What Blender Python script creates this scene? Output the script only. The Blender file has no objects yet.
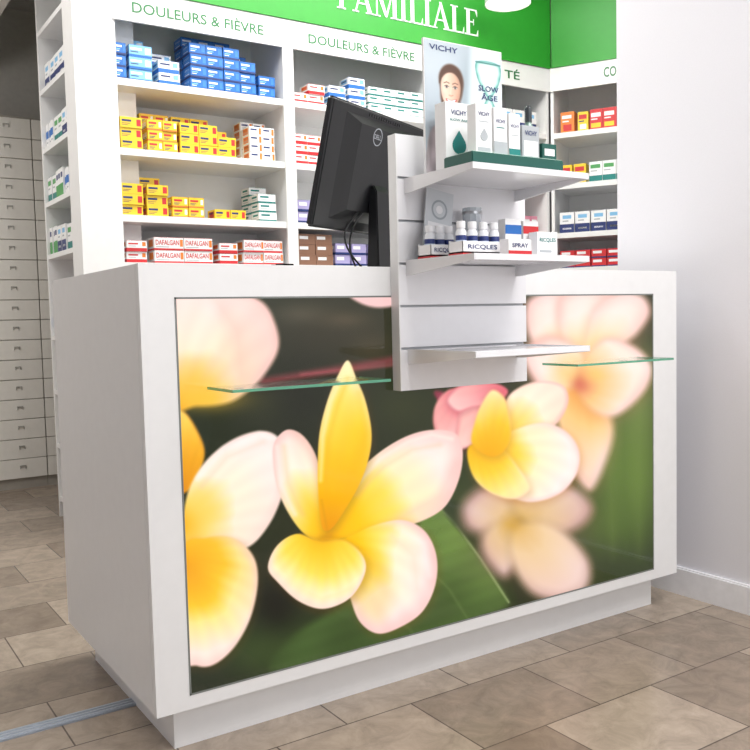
import bpy, bmesh, math, random
import numpy as np
from mathutils import Vector, Matrix
random.seed(4)
PI=math.pi
S=bpy.context.scene; COL=S.collection
S.view_settings.view_transform='Standard'
# ---------------------------------------------------------------- camera
FPX=865.419; CAM=Vector((-0.56906,-1.72725,0.92862)); YAW,PITCH,ROLL=0.58104,0.06598,-0.02398
H,L,D,h0,g0,gt,g2,gb,rec=1.05,1.685,.7256,.1044,.0733,.981,.109,.1344,.055
F=Vector((math.sin(YAW)*math.cos(PITCH),math.cos(YAW)*math.cos(PITCH),-math.sin(PITCH)))
R0=Vector((math.cos(YAW),-math.sin(YAW),0)); U0=R0.cross(F)
R=R0*math.cos(ROLL)+U0*math.sin(ROLL); U=-R0*math.sin(ROLL)+U0*math.cos(ROLL)
cd=bpy.data.cameras.new('camera'); cam=bpy.data.objects.new('camera',cd); COL.objects.link(cam)
cd.sensor_width=36; cd.lens=FPX*36/750; cd.clip_start=.02
M=Matrix(((R.x,U.x,-F.x,CAM.x),(R.y,U.y,-F.y,CAM.y),(R.z,U.z,-F.z,CAM.z),(0,0,0,1)))
cam.matrix_world=M; S.camera=cam
def ray(px,py): return F+R*((px-375)/FPX)+U*((375-py)/FPX)
def on(axis,px,py,v):
    d=ray(px,py); return CAM+d*((v-CAM[axis])/d[axis])
def prj(P):
    d=Vector(P)-CAM; z=d.dot(F); return 375+FPX*d.dot(R)/z, 375-FPX*d.dot(U)/z
# ---------------------------------------------------------------- materials
def lin(c):
    return tuple(((x/255)/12.92 if x/255<=.04045 else ((x/255+.055)/1.055)**2.4) for x in c)
MATS={}
def mat(name,rgb,rough=.5,metal=0,var=.04,bump=0,scale=30,emit=0,trans=0,coat=0,alpha=1):
    if name in MATS: return MATS[name]
    m=bpy.data.materials.new(name); m.use_nodes=True; nt=m.node_tree; b=nt.nodes['Principled BSDF']
    c=lin(rgb)
    tc=nt.nodes.new('ShaderNodeTexCoord'); n=nt.nodes.new('ShaderNodeTexNoise'); n.inputs['Scale'].default_value=scale
    nt.links.new(tc.outputs['Object'],n.inputs['Vector'])
    cr=nt.nodes.new('ShaderNodeValToRGB')
    cr.color_ramp.elements[0].position=.3; cr.color_ramp.elements[1].position=.7
    cr.color_ramp.elements[0].color=(*[x*(1-var) for x in c],1); cr.color_ramp.elements[1].color=(*[min(1,x*(1+var)) for x in c],1)
    nt.links.new(n.outputs['Fac'],cr.inputs['Fac']); nt.links.new(cr.outputs['Color'],b.inputs['Base Color'])
    b.inputs['Roughness'].default_value=rough; b.inputs['Metallic'].default_value=metal
    if bump:
        bp=nt.nodes.new('ShaderNodeBump'); bp.inputs['Strength'].default_value=bump; bp.inputs['Distance'].default_value=.002
        nt.links.new(n.outputs['Fac'],bp.inputs['Height']); nt.links.new(bp.outputs['Normal'],b.inputs['Normal'])
    if emit:
        b.inputs['Emission Color'].default_value=(*c,1); b.inputs['Emission Strength'].default_value=emit
    if trans: b.inputs['Transmission Weight'].default_value=trans; b.inputs['IOR'].default_value=1.45
    if coat: b.inputs['Coat Weight'].default_value=coat
    if alpha<1: b.inputs['Alpha'].default_value=alpha
    MATS[name]=m; return m
WH=mat('white_laminate',(231,231,231),.38,var=.012)
WH2=mat('white_gloss',(235,235,238),.18,var=.01,coat=.4)
SHW=mat('shelving_white',(240,240,239),.45,var=.012)
WALL=mat('wall_paint',(224,223,229),.7,var=.01,bump=.05,scale=200)
CEIL=mat('ceiling_paint',(216,212,206),.8,var=.03)
GREEN=mat('fascia_green',(46,156,46),.45,var=.02)
GTXT=mat('green_lettering',(52,120,72),.5)
WTXT=mat('white_lettering',(245,248,245),.5,emit=.15)
BLACK=mat('black_plastic',(13,14,17),.36,var=.06)
BLACK2=mat('black_glossy_plastic',(10,10,12),.2,var=.1)
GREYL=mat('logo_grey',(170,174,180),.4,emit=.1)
CAB=mat('drawer_cream',(238,235,227),.5,var=.02)
CABD=mat('drawer_gap_dark',(166,160,150),.7)
CHR=mat('brushed_metal',(170,172,175),.3,metal=.9)
HND=mat('handle_satin',(176,174,168),.4,metal=.3)
def glassmat(name,rgb,edge=False):
    m=bpy.data.materials.new(name); m.use_nodes=True; nt=m.node_tree; b=nt.nodes['Principled BSDF']
    tc=nt.nodes.new('ShaderNodeTexCoord'); n=nt.nodes.new('ShaderNodeTexNoise'); n.inputs['Scale'].default_value=4
    mx=nt.nodes.new('ShaderNodeMix'); mx.data_type='RGBA'; c=lin(rgb)
    mx.inputs[6].default_value=(*c,1); mx.inputs[7].default_value=(*[x*.93 for x in c],1)
    nt.links.new(tc.outputs['Object'],n.inputs['Vector']); nt.links.new(n.outputs['Fac'],mx.inputs[0]); nt.links.new(mx.outputs[2],b.inputs['Base Color'])
    b.inputs['Roughness'].default_value=.03; b.inputs['Transmission Weight'].default_value=.92 if not edge else .5; b.inputs['IOR'].default_value=1.3 if not edge else 1.5
    b.inputs['Alpha'].default_value=.45 if not edge else .95
    return m
GLASS=glassmat('clear_glass',(225,245,235)); GEDGE=glassmat('glass_green_edge',(130,210,178),True)
def floor_mat():
    m=bpy.data.materials.new('stone_floor_tiles'); m.use_nodes=True; nt=m.node_tree; b=nt.nodes['Principled BSDF']; N=nt.nodes; LK=nt.links
    tc=N.new('ShaderNodeTexCoord'); mp=N.new('ShaderNodeMapping'); mp.inputs['Location'].default_value=(.12,.07,0)
    LK.new(tc.outputs['Object'],mp.inputs['Vector'])
    br=N.new('ShaderNodeTexBrick'); br.offset=.5; br.inputs['Scale'].default_value=1
    br.inputs['Brick Width'].default_value=.36; br.inputs['Row Height'].default_value=.27; br.inputs['Mortar Size'].default_value=.002; br.inputs['Bias'].default_value=0
    br.inputs['Color1'].default_value=(*lin((174,160,145)),1); br.inputs['Color2'].default_value=(*lin((134,120,107)),1); br.inputs['Mortar'].default_value=(*lin((98,87,78)),1)
    LK.new(mp.outputs[0],br.inputs['Vector'])
    n=N.new('ShaderNodeTexNoise'); n.inputs['Scale'].default_value=13; n.inputs['Detail'].default_value=12; n.inputs['Roughness'].default_value=.72; n.inputs['Distortion'].default_value=.7
    LK.new(mp.outputs[0],n.inputs['Vector'])
    cr=N.new('ShaderNodeValToRGB'); cr.color_ramp.elements[0].position=.32; cr.color_ramp.elements[1].position=.7
    cr.color_ramp.elements[0].color=(.70,.69,.68,1); cr.color_ramp.elements[1].color=(1.16,1.15,1.14,1)
    LK.new(n.outputs['Fac'],cr.inputs['Fac'])
    mx=N.new('ShaderNodeMix'); mx.data_type='RGBA'; mx.blend_type='MULTIPLY'; mx.inputs[0].default_value=1
    LK.new(br.outputs['Color'],mx.inputs[6]); LK.new(cr.outputs['Color'],mx.inputs[7]); LK.new(mx.outputs[2],b.inputs['Base Color'])
    b.inputs['Roughness'].default_value=.27
    bp=N.new('ShaderNodeBump'); bp.inputs['Strength'].default_value=.3; bp.inputs['Distance'].default_value=.002; bp.invert=True
    LK.new(br.outputs['Fac'],bp.inputs['Height']); LK.new(bp.outputs['Normal'],b.inputs['Normal'])
    return m
FLOOR=floor_mat()
# ---------------------------------------------------------------- mesh builder
_tc={}
def text_geom(s,ext=.0,off=.012):
    if (s,ext) in _tc: return _tc[(s,ext)]
    cu=bpy.data.curves.new('t','FONT'); cu.body=s; cu.size=1; cu.resolution_u=3; cu.extrude=ext; cu.offset=off
    o=bpy.data.objects.new('t',cu); COL.objects.link(o); dg=bpy.context.evaluated_depsgraph_get()
    me=bpy.data.meshes.new_from_object(o.evaluated_get(dg))
    v=[tuple(x.co) for x in me.vertices]; f=[tuple(p.vertices) for p in me.polygons]
    bpy.data.objects.remove(o); bpy.data.curves.remove(cu); bpy.data.meshes.remove(me)
    _tc[(s,ext)]=(v,f); return v,f
class MB:
    def __init__(s): s.v=[];s.f=[];s.mi=[];s.sm=[]
    def add(s,v,f,mi=0,sm=False):
        b=len(s.v); s.v+= [tuple(x) for x in v]
        for q in f: s.f.append(tuple(b+i for i in q)); s.mi.append(mi); s.sm.append(sm)
        return s
    def box(s,x0,x1,y0,y1,z0,z1,mi=0):
        v=[(x0,y0,z0),(x1,y0,z0),(x1,y1,z0),(x0,y1,z0),(x0,y0,z1),(x1,y0,z1),(x1,y1,z1),(x0,y1,z1)]
        return s.add(v,[(0,3,2,1),(4,5,6,7),(0,1,5,4),(1,2,6,5),(2,3,7,6),(3,0,4,7)],mi)
    def prism(s,pts,y0,y1,mi=0):
        n=len(pts); v=[(x,y0,z) for x,z in pts]+[(x,y1,z) for x,z in pts]
        return s.add(v,[tuple(range(n)),tuple(range(2*n-1,n-1,-1))]+[(i,i+n,(i+1)%n+n,(i+1)%n) for i in range(n)],mi)
    def prismx(s,pts,x0,x1,mi=0):
        n=len(pts); v=[(x0,y,z) for y,z in pts]+[(x1,y,z) for y,z in pts]
        return s.add(v,[tuple(range(n-1,-1,-1)),tuple(range(n,2*n))]+[(i,(i+1)%n,(i+1)%n+n,i+n) for i in range(n)],mi)
    def lathe(s,prof,cx=0,cy=0,seg=24,mi=0,sm=True):
        v=[];f=[]
        for r,z in prof:
            for k in range(seg): a=2*PI*k/seg; v.append((cx+r*math.cos(a),cy+r*math.sin(a),z))
        for i in range(len(prof)-1):
            for k in range(seg): f.append((i*seg+k,i*seg+(k+1)%seg,(i+1)*seg+(k+1)%seg,(i+1)*seg+k))
        s.add(v,f,mi,sm)
        for i,rv in ((0,True),(len(prof)-1,False)):
            r,z=prof[i]
            if r>1e-5:
                q=[(cx+r*math.cos(2*PI*k/seg),cy+r*math.sin(2*PI*k/seg),z) for k in range(seg)]
                s.add(q,[tuple(range(seg))[::-1] if rv else tuple(range(seg))],mi)
        return s
    def tube(s,pts,r,seg=8,mi=0):
        v=[];f=[];n=len(pts)
        for i,p in enumerate(pts):
            p=Vector(p); t=(Vector(pts[min(i+1,n-1)])-Vector(pts[max(i-1,0)])).normalized()
            a=t.orthogonal().normalized() if i==0 else (pa-t*pa.dot(t)).normalized(); pa=a; b=t.cross(a)
            for k in range(seg): g=2*PI*k/seg; v.append(p+(a*math.cos(g)+b*math.sin(g))*r)
        for i in range(n-1):
            for k in range(seg): f.append((i*seg+k,i*seg+(k+1)%seg,(i+1)*seg+(k+1)%seg,(i+1)*seg+k))
        f.append(tuple(range(seg))[::-1]); f.append(tuple((n-1)*seg+k for k in range(seg)))
        return s.add(v,f,mi,True)
    def text(s,t,cx,y,cz,w,h,mi=0,ext=.0):
        v,f=text_geom(t,ext); xs=[a[0] for a in v]; ys=[a[1] for a in v]
        x0,x1,y0,y1=min(xs),max(xs),min(ys),max(ys)
        return s.add([(cx+((a[0]-x0)/(x1-x0)-.5)*w,y-a[2],cz+((a[1]-y0)/(y1-y0)-.5)*h) for a in v],f,mi)
    def mesh(s,name,mats,bevel=0,seg=2):
        me=bpy.data.meshes.new(name); me.from_pydata(s.v,[],s.f)
        for m in mats: me.materials.append(m)
        for p,i,k in zip(me.polygons,s.mi,s.sm): p.material_index=i; p.use_smooth=k
        if bevel:
            bm=bmesh.new(); bm.from_mesh(me)
            ed=[e for e in bm.edges if len(e.link_faces)==2 and e.calc_face_angle(0)>.6]
            bmesh.ops.bevel(bm,geom=ed,offset=bevel,segments=seg,affect='EDGES',clamp_overlap=True)
            bm.to_mesh(me); bm.free()
        me.update(); return me
    def build(s,name,mats,parent=None,loc=(0,0,0),rz=0,bevel=0,seg=2):
        if not isinstance(mats,(list,tuple)): mats=[mats]
        o=bpy.data.objects.new(name,s.mesh(name,mats,bevel,seg)); COL.objects.link(o)
        if parent: o.parent=parent
        o.location=loc; o.rotation_euler=(0,0,rz); return o
def tag(o,label,cat,group=None):
    o['label']=label; o['category']=cat
    if group: o['group']=group
    return o
def thing(name,label,cat,loc=(0,0,0),rz=0,group=None):
    o=bpy.data.objects.new(name,None); COL.objects.link(o); o.location=loc; o.rotation_euler=(0,0,rz); o.empty_display_size=.05
    return tag(o,label,cat,group)
def struct(o): o['kind']='structure'; return o
def bx(*a): return MB().box(*a)
# ---------------------------------------------------------------- setting
XW=on(2,750,614,0).x; YWE=on(0,617,200,XW).y
CZ=3.0
struct(bx(-3,5.2,-4,5.2,-.1,0).build('floor',FLOOR))
struct(bx(-3,5.2,-4,5.2,CZ,CZ+.1).build('ceiling',mat('ceiling_white',(225,225,222),.8)))
struct(bx(XW,XW+.25,-4,YWE,0,CZ).build('wall_right',WALL,bevel=.002))
struct(bx(-3,5.2,4.4,4.5,0,CZ).build('wall_back',mat('wall_back_paint',(222,218,210),.8)))
struct(bx(-3.1,-3,-4,4.5,0,CZ).build('wall_left',WALL))
struct(bx(5.1,5.2,-4,4.4,0,CZ).build('wall_far_right',WALL))
struct(bx(-3,.35,2.3,4.4,2.50,CZ).build('ceiling_lowered',CEIL))
bb=MB(); bb.box(XW-.014,XW,-4,YWE,0,.085); bb.box(XW-.010,XW,-4,YWE,.085,.09)
struct(bb.build('baseboard_right',mat('baseboard_paint',(238,238,242),.35)))
yr=on(2,60,722,0).y
tr=MB(); tr.box(-3,XW,yr-.022,yr+.022,0,.004)
for k in range(3): tr.box(-3,XW,yr-.016+k*.0135,yr-.011+k*.0135,.004,.006,1)
struct(tr.build('trim_1',[mat('threshold_steel',(160,168,180),.35,metal=.4),mat('threshold_rib',(190,196,205),.3,metal=.4)]))
# ---------------------------------------------------------------- counter
ct=thing('display_counter','white pharmacy counter with backlit flower picture covering its front','counter')
bx(0,L,.02,D,h0,H).build('body',WH,ct,bevel=.0015)
fr=MB(); fr.box(0,g0,0,.0195,h0,H); fr.box(L-g2,L,0,.0195,h0,H); fr.box(g0,L-g2,0,.0195,gt,H); fr.box(g0,L-g2,0,.0195,h0,gb)
fr.build('front_frame',WH,ct)
jo=MB(); e=.004
jo.box(g0,g0+e,-.0008,.003,gb,gt); jo.box(L-g2-e,L-g2,-.0008,.003,gb,gt); jo.box(g0,L-g2,-.0008,.003,gt-e,gt); jo.box(g0,L-g2,-.0008,.003,gb,gb+e)
jo.build('picture_edge',mat('picture_edge_grey',(120,124,120),.4),ct)
bx(rec,L-rec,rec,D-rec,0,h0).build('plinth',WH,ct)
# ---- the backlit picture: flat panel, colour computed per vertex
def cat(pts,n=8):
    P=np.array(pts,float); N=len(P); out=[]
    for i in range(N):
        a,b,c,d=P[i-1],P[i],P[(i+1)%N],P[(i+2)%N]
        for k in range(n):
            t=k/n; out.append(.5*((2*b)+(-a+c)*t+(2*a-5*b+4*c-d)*t*t+(-a+3*b-3*c+d)*t**3))
    return np.array(out)
def sdist(X,Y,P):
    d=np.full(X.shape,1e9); ins=np.zeros(X.shape,bool); n=len(P)
    for i in range(n):
        x0,y0=P[i]; x1,y1=P[(i+1)%n]; ex,ey=x1-x0,y1-y0; l=ex*ex+ey*ey+1e-9
        t=np.clip(((X-x0)*ex+(Y-y0)*ey)/l,0,1); q=(X-x0-t*ex)**2+(Y-y0-t*ey)**2; d=np.minimum(d,q)
        c=((y0>Y)!=(y1>Y))&(X<(x1-x0)*(Y-y0)/((y1-y0) if abs(y1-y0)>1e-9 else 1e-9)+x0); ins^=c
    d=np.sqrt(d); return np.where(ins,d,-d)
def ss(a,b,x): t=np.clip((x-a)/(b-a),0,1); return t*t*(3-2*t)
def ramp(t,stops):
    xs=[s[0] for s in stops]; return np.stack([np.interp(t,xs,[s[1][k] for s in stops]) for k in range(3)],-1)
class Canvas:
    def __init__(s,X,Y,base): s.X=X;s.Y=Y;s.c=np.tile(np.array(base,float),(len(X),1))
    def over(s,m,c,idx=None):
        m=m[:,None]
        if idx is None: s.c=s.c*(1-m)+np.array(c)*m
        else: s.c[idx]=s.c[idx]*(1-m)+np.array(c)*m
    def blob(s,cx,cy,rx,ry,col,a=1,ang=0):
        ca,sa=math.cos(ang),math.sin(ang); dx=s.X-cx;dy=s.Y-cy
        u=(dx*ca+dy*sa)/rx; v=(-dx*sa+dy*ca)/ry; s.over(a*np.exp(-(u*u+v*v)),col)
    def shape(s,pts,fn,blur=1.2,n=8,a=1,shadow=0,scol=(120,70,20),sblur=9):
        P=cat(pts,n)
        for pas in ((1,0) if shadow else (0,)):
            Q=P+np.array([1.5,3.0]) if pas else P; bl=sblur if pas else blur; m=bl+2
            idx=np.where((s.X>Q[:,0].min()-m)&(s.X<Q[:,0].max()+m)&(s.Y>Q[:,1].min()-m)&(s.Y<Q[:,1].max()+m))[0]
            if len(idx)==0: return
            X,Y=s.X[idx],s.Y[idx]; d=sdist(X,Y,Q)
            if pas: s.over(ss(-bl,bl,d)*shadow,scol,idx); continue
            mk=ss(-blur,blur,d)*a
            col=fn(X,Y,d) if callable(fn) else np.tile(np.array(fn,float),(len(X),1)); s.over(mk,col,idx)
    def line(s,pts,w,col,blur=1.5,a=1):
        P=np.array(pts,float); d=np.full(s.X.shape,1e9)
        for (x0,y0),(x1,y1) in zip(P[:-1],P[1:]):
            ex,ey=x1-x0,y1-y0; t=np.clip(((s.X-x0)*ex+(s.Y-y0)*ey)/(ex*ex+ey*ey),0,1)
            d=np.minimum(d,np.hypot(s.X-x0-t*ex,s.Y-y0-t*ey))
        s.over(a*(1-ss(w-blur,w+blur,d)),col)
def petal(root,tip,stops,rim=(244,190,184),rw=14,ra=.6,shade=None,streak=.010,edge=.05,lift=.10):
    rx,ry=root; tx,ty=tip; LL=math.hypot(tx-rx,ty-ry); ux,uy=(tx-rx)/LL,(ty-ry)/LL
    def fn(X,Y,d):
        a=(X-rx)*ux+(Y-ry)*uy; b=-(X-rx)*uy+(Y-ry)*ux
        t=np.clip(np.hypot(a,b*1.05)/LL,0,1.35)
        ang=np.arctan2(b,a+14)
        t2=t+.02*np.sin(X*.06+Y*.045+rx)+.015*np.sin(X*.13-Y*.1+ry)-.07*np.exp(-(b/(.12*LL))**2)*ss(.1,.5,t)+.018*np.sin(ang*13+1)*ss(.1,.5,t)+.008*np.sin(ang*29)*ss(.1,.5,t)
        c=ramp(t2,stops)
        # rim strength varies along the outline, like light through a curled edge
        rv=.75+.35*np.sin(ang*3+rx*.1)
        e=(1-ss(0,rw*rv,d))*ra*ss(.3,.85,t); c=c*(1-e[:,None])+np.array(rim)*e[:,None]
        g=lift*np.exp(-((b/LL+.12)/.16)**2)*ss(.3,.7,t); c=c+(255-c)*g[:,None]
        if streak:
            c=c*(1+streak*np.sin(ang*34+3*np.sin(t*3))*ss(.15,.6,t))[:,None]
        if shade is not None:
            q=np.clip((b/LL)*shade[0]+.5,0,1); q=ss(.5,1,q)*shade[1]; c=c*(1-q[:,None])+np.array(shade[2])*q[:,None]
        k=(1-ss(0,3.0,d))*edge; c=c*(1-k[:,None])+np.array((224,160,130))*k[:,None]
        return c
    return fn
YL=(250,178,2)
def paint(X,Y):
    C=Canvas(X,Y,(38,44,26))
    C.blob(330,330,80,45,(62,56,42),.8); C.blob(300,395,50,50,(28,30,20),.7); C.blob(420,420,60,50,(46,52,28),.8)
    C.blob(300,312,26,10,(100,92,76),.5); C.blob(345,318,22,8,(104,90,68),.45); C.blob(372,345,20,14,(90,76,54),.4)  # pale brown blobs: reflections of the shelves painted into the picture
    C.blob(400,405,26,18,(58,62,34),.5); C.blob(262,410,20,20,(44,48,28),.6)
    C.blob(230,650,80,70,(24,30,16),.9)
    C.blob(625,460,56,95,(88,112,46),1); C.blob(600,425,30,50,(104,128,62),.7); C.blob(640,400,20,50,(122,142,74),.6); C.blob(610,520,34,30,(82,106,44),.7)
    C.blob(636,480,20,40,(108,134,58),.5)
    for k in range(4): C.line([(592+k*16,400),(602+k*13,560)],2,(118,142,68) if k%2 else (72,96,40),8,.3)
    C.blob(612,574,60,20,(46,58,28),.85); C.blob(556,470,26,60,(52,66,30),.6)
    C.blob(452,505,36,40,(60,76,36),.8); C.blob(480,470,30,26,(50,62,30),.7); C.blob(420,480,30,20,(46,54,28),.5)
    def leaf(X,Y,d):
        t=ss(500,660,Y)[:,None]; c=np.array((104,132,62))*(1-t)+np.array((62,84,40))*t
        v=.05*np.sin((X*.8+Y*.62)*.11)+.05*np.sin((X-Y)*.05)+.02*np.sin((X*.35+Y)*.42)
        return c*(1+v[:,None])
    C.blob(330,650,120,32,(60,80,38),.9); C.blob(420,640,70,26,(64,84,40),.7)
    C.shape([(430,500),(458,526),(484,560),(511,604),(470,624),(400,644),(330,664),(270,672),(290,640),(340,606),(400,560)],leaf,6)
    C.line([(428,496),(455,522),(482,560),(510,603)],1.0,(166,184,126),1.8,.8)
    C.line([(420,560),(450,590),(470,622)],.7,(128,152,88),2.5,.35); C.line([(380,610),(410,630),(420,642)],.7,(116,140,78),2.5,.3)
    C.shape([(440,506),(454,500),(472,512),(500,556),(518,598),(512,602),(484,558)],(40,52,26),3,a=.8)
    C.blob(275,605,22,28,(18,20,12),.9); C.blob(256,655,26,22,(58,74,36),.55)
    # stems
    C.line([(262,380),(320,371),(398,358)],3.5,(144,66,72),5,.8); C.line([(300,373),(398,363)],1.4,(186,92,98),3,.5)
    C.line([(440,394),(452,418),(470,440)],4,(160,60,80),3,.9)
    C.shape([(350,292),(398,292),(396,303),(376,306),(358,301)],(248,202,200),2.5)
    # blurred flowers, right: overlapping soft petals
    PA=[(0,(240,176,90)),(.3,(253,216,160)),(.7,(255,228,214)),(1.3,(248,204,198))]
    kw=dict(streak=0,edge=.08,lift=.25); sh=dict(shadow=.3,scol=(190,112,94),sblur=13)
    C.blob(575,345,55,50,(228,176,150),.6)
    C.shape([(526,302),(545,290),(575,287),(604,292),(600,314),(586,338),(566,354),(543,352),(527,332)],petal((576,370),(555,290),PA,rw=18,rim=(242,184,178),**kw),6)
    C.shape([(560,296),(590,286),(614,294),(616,320),(602,348),(586,364),(568,352),(558,325)],petal((580,374),(592,290),PA,rw=14,rim=(244,182,174),**kw),6,**sh)
    C.shape([(594,308),(616,292),(641,294),(650,311),(638,332),(618,348),(598,368),(583,364),(586,334)],petal((582,376),(642,300),PA,rw=16,rim=(246,194,186),**kw),5.5,**sh)
    C.shape([(524,350),(546,335),(569,340),(586,356),(592,376),(576,394),(548,394),(530,374)],petal((588,382),(528,350),PA,rw=14,rim=(240,176,166),**kw),6,**sh)
    C.shape([(557,398),(583,386),(604,400),(614,428),(608,458),(592,490),(574,472),(561,436)],petal((584,384),(592,486),[(0,(240,156,66)),(.35,(253,202,130)),(.8,(250,212,184)),(1.2,(240,190,170))],rw=12,**kw),6,**sh)
    C.shape([(580,366),(604,338),(634,345),(652,366),(644,392),(617,415),(594,410),(578,390)],petal((578,382),(650,372),[(0,(228,130,90)),(.3,(252,200,134)),(.7,(255,232,214)),(1.2,(254,230,222))],rw=14,**kw),5,**sh)
    C.blob(580,383,9,8,(212,104,88),.6); C.blob(594,374,12,8,(254,208,110),.5); C.blob(566,372,12,8,(252,206,130),.4)
    # soft lower flower
    kd=dict(streak=0,edge=.1,lift=.12); sd=dict(shadow=.35,scol=(96,74,48),sblur=12)
    PD=[(0,(214,168,80)),(.35,(228,192,146)),(.8,(222,184,170)),(1.3,(190,150,142))]
    C.blob(530,530,50,46,(150,124,92),.6)
    C.shape([(462,508),(476,490),(500,484),(524,494),(531,512),(514,528),(488,535),(467,528)],petal((520,524),(466,498),PD,rw=14,rim=(172,128,120),**kd),9)
    C.shape([(512,500),(540,484),(572,486),(593,505),(586,524),(558,536),(530,528)],petal((514,524),(592,498),PD,rw=14,rim=(182,138,130),**kd),8,**sd)
    C.shape([(488,528),(510,520),(524,534),(522,560),(506,578),(488,564),(481,544)],petal((516,522),(494,578),PD,rw=12,rim=(160,120,110),**kd),8,**sd)
    C.shape([(514,528),(540,522),(568,534),(591,562),(588,590),(562,602),(532,593),(514,564)],petal((512,518),(584,596),[(0,(220,170,80)),(.35,(238,204,160)),(.8,(238,204,192)),(1.3,(208,168,160))],rw=14,rim=(190,148,138),**kd),7,**sd)
    C.blob(514,524,10,7,(210,160,60),.6)
    # buds
    C.line([(436,392),(448,410),(456,430)],2.5,(150,54,76),2.5,.8)
    bk=dict(streak=.01,edge=.08,lift=.16)
    C.shape([(433,422),(436,402),(450,388),(467,393),(472,412),(466,436),(454,450),(440,441)],petal((462,392),(443,446),[(0,(226,96,112)),(.45,(246,164,162)),(1.1,(254,214,200))],rim=(226,110,124),rw=7,ra=.5,**bk),2.2)
    C.shape([(456,448),(457,424),(463,402),(482,391),(502,396),(506,408),(493,426),(476,443)],petal((502,390),(456,446),[(0,(232,110,124)),(.45,(250,178,172)),(1.1,(254,218,202))],rim=(230,118,130),rw=7,ra=.5,**bk),2,shadow=.35,scol=(170,60,80),sblur=6)
    C.shape([(446,400),(456,386),(476,381),(498,383),(508,391),(496,403),(474,406),(458,411)],petal((508,386),(446,400),[(0,(232,100,118)),(.6,(250,172,170)),(1.1,(253,212,202))],rim=(220,94,114),rw=5,**bk),2,shadow=.3,scol=(170,60,80),sblur=5)
    # right flower in mid focus
    mf=dict(shadow=.35,scol=(176,104,40),sblur=8)
    C.shape([(506,400),(520,386),(541,380),(562,384),(569,398),(562,417),(545,434),(522,442),(500,435)],petal((496,448),(564,384),[(0,(248,188,20)),(.32,(254,216,100)),(.6,(255,240,212)),(1.2,(250,214,206))],rim=(244,180,174),rw=9,shade=(1.,.12,(230,170,150))),1.8)
    C.shape([(498,440),(520,427),(546,422),(568,432),(580,451),(577,475),(560,494),(531,502),(504,493),(490,472)],petal((486,448),(578,476),[(0,(248,184,10)),(.28,(255,214,74)),(.5,(255,240,194)),(.85,(255,238,230)),(1.2,(252,216,210))],rim=(248,206,200),rw=12),1.8,**mf)
    C.shape([(468,448),(486,441),(505,450),(520,468),(531,488),(514,499),(490,492),(473,475)],petal((480,442),(522,496),[(0,(248,180,4)),(.45,(254,208,54)),(.8,(255,234,150)),(1.2,(255,230,200))],rim=(254,220,176),rw=8),1.8,**mf)
    C.shape([(482,402),(492,389),(504,396),(510,414),(511,436),(502,453),(487,455),(472,442),(475,420)],petal((490,460),(492,390),[(0,(244,170,10)),(.5,(254,200,44)),(.85,(255,224,130)),(1.1,(255,240,206))],rim=(250,196,130),rw=6,lift=.22),1.8,**mf)
    # left flower (soft)
    C.shape([(165,285),(215,286),(258,298),(274,322),(277,348),(262,375),(244,392),(225,402),(195,405),(165,402)],petal((170,425),(240,300),[(0,(236,160,20)),(.3,(250,200,90)),(.55,(254,222,190)),(.9,(253,216,206)),(1.3,(249,204,196))],rim=(248,196,190),rw=22,shade=(1.0,.2,(234,176,160)),edge=.05),3.5)
    C.blob(205,397,36,12,(252,198,54),.6)
    C.line([(215,300),(236,330),(240,372)],3,(242,190,174),12,.45)
    C.shape([(165,408),(182,410),(196,430),(203,452),(196,476),(184,492),(165,490)],petal((178,490),(185,412),[(0,(226,140,20)),(.6,(248,180,40)),(1,(254,214,90))],rim=(216,130,30),rw=8),2.2)
    C.shape([(184,500),(192,478),(208,456),(232,438),(258,430),(276,436),(284,460),(282,492),(268,525),(246,548),(218,546),(190,552),(180,535)],petal((176,524),(280,445),[(0,(248,178,24)),(.22,(254,214,104)),(.45,(255,240,214)),(.8,(254,236,228)),(1.2,(252,220,214))],rim=(250,212,206),rw=18,shade=(1.1,.2,(240,204,180)),edge=.04),2)
    C.line([(196,478),(222,448),(258,433),(276,438)],2.5,(255,246,240),3,.5); C.line([(200,486),(226,456),(262,441)],1.5,(240,202,180),5,.4)
    C.shape([(180,552),(205,538),(232,538),(252,556),(257,582),(250,618),(234,648),(214,666),(196,668),(180,655)],petal((180,566),(244,640),[(0,(238,156,0)),(.4,(254,196,34)),(.62,(255,230,140)),(.95,(255,232,218)),(1.3,(250,208,200))],rim=(248,204,196),rw=14,shade=(-1.0,.12,(236,164,100)),edge=.04),1.9,shadow=.3)
    # main flower
    C.shape([(326,538),(336,505),(350,480),(376,454),(405,436),(432,429),(456,433),(463,452),(459,480),(445,507),(420,522),(390,530),(358,536)],petal((326,538),(462,445),[(0,YL),(.2,(254,200,18)),(.38,(255,220,84)),(.56,(255,240,190)),(.8,(255,238,228)),(1.1,(251,214,208))],rim=(249,198,192),rw=20,ra=.8,shade=(1.0,.12,(228,184,146))),1.2)
    C.line([(354,486),(380,458),(408,441),(432,434),(452,438)],2.0,(255,244,232),3,.55); C.line([(356,494),(384,466),(412,449),(440,444)],1.2,(238,192,154),5,.4)
    C.line([(400,518),(440,496),(456,462)],1.5,(244,192,182),8,.35)
    C.shape([(273,442),(285,429),(300,433),(313,450),(321,474),(328,500),(333,530),(324,543),(306,536),(290,517),(277,490),(272,462)],petal((330,536),(280,436),[(0,YL),(.22,(252,200,34)),(.42,(254,226,136)),(.62,(255,240,218)),(1,(252,228,218))],rw=12,ra=.7,shade=(1.2,.3,(228,178,124))),1.2)
    C.line([(276,446),(280,484),(294,514)],2,(255,240,230),3,.5); C.line([(283,446),(287,482),(302,514)],1.4,(238,188,134),5,.4)
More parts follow.
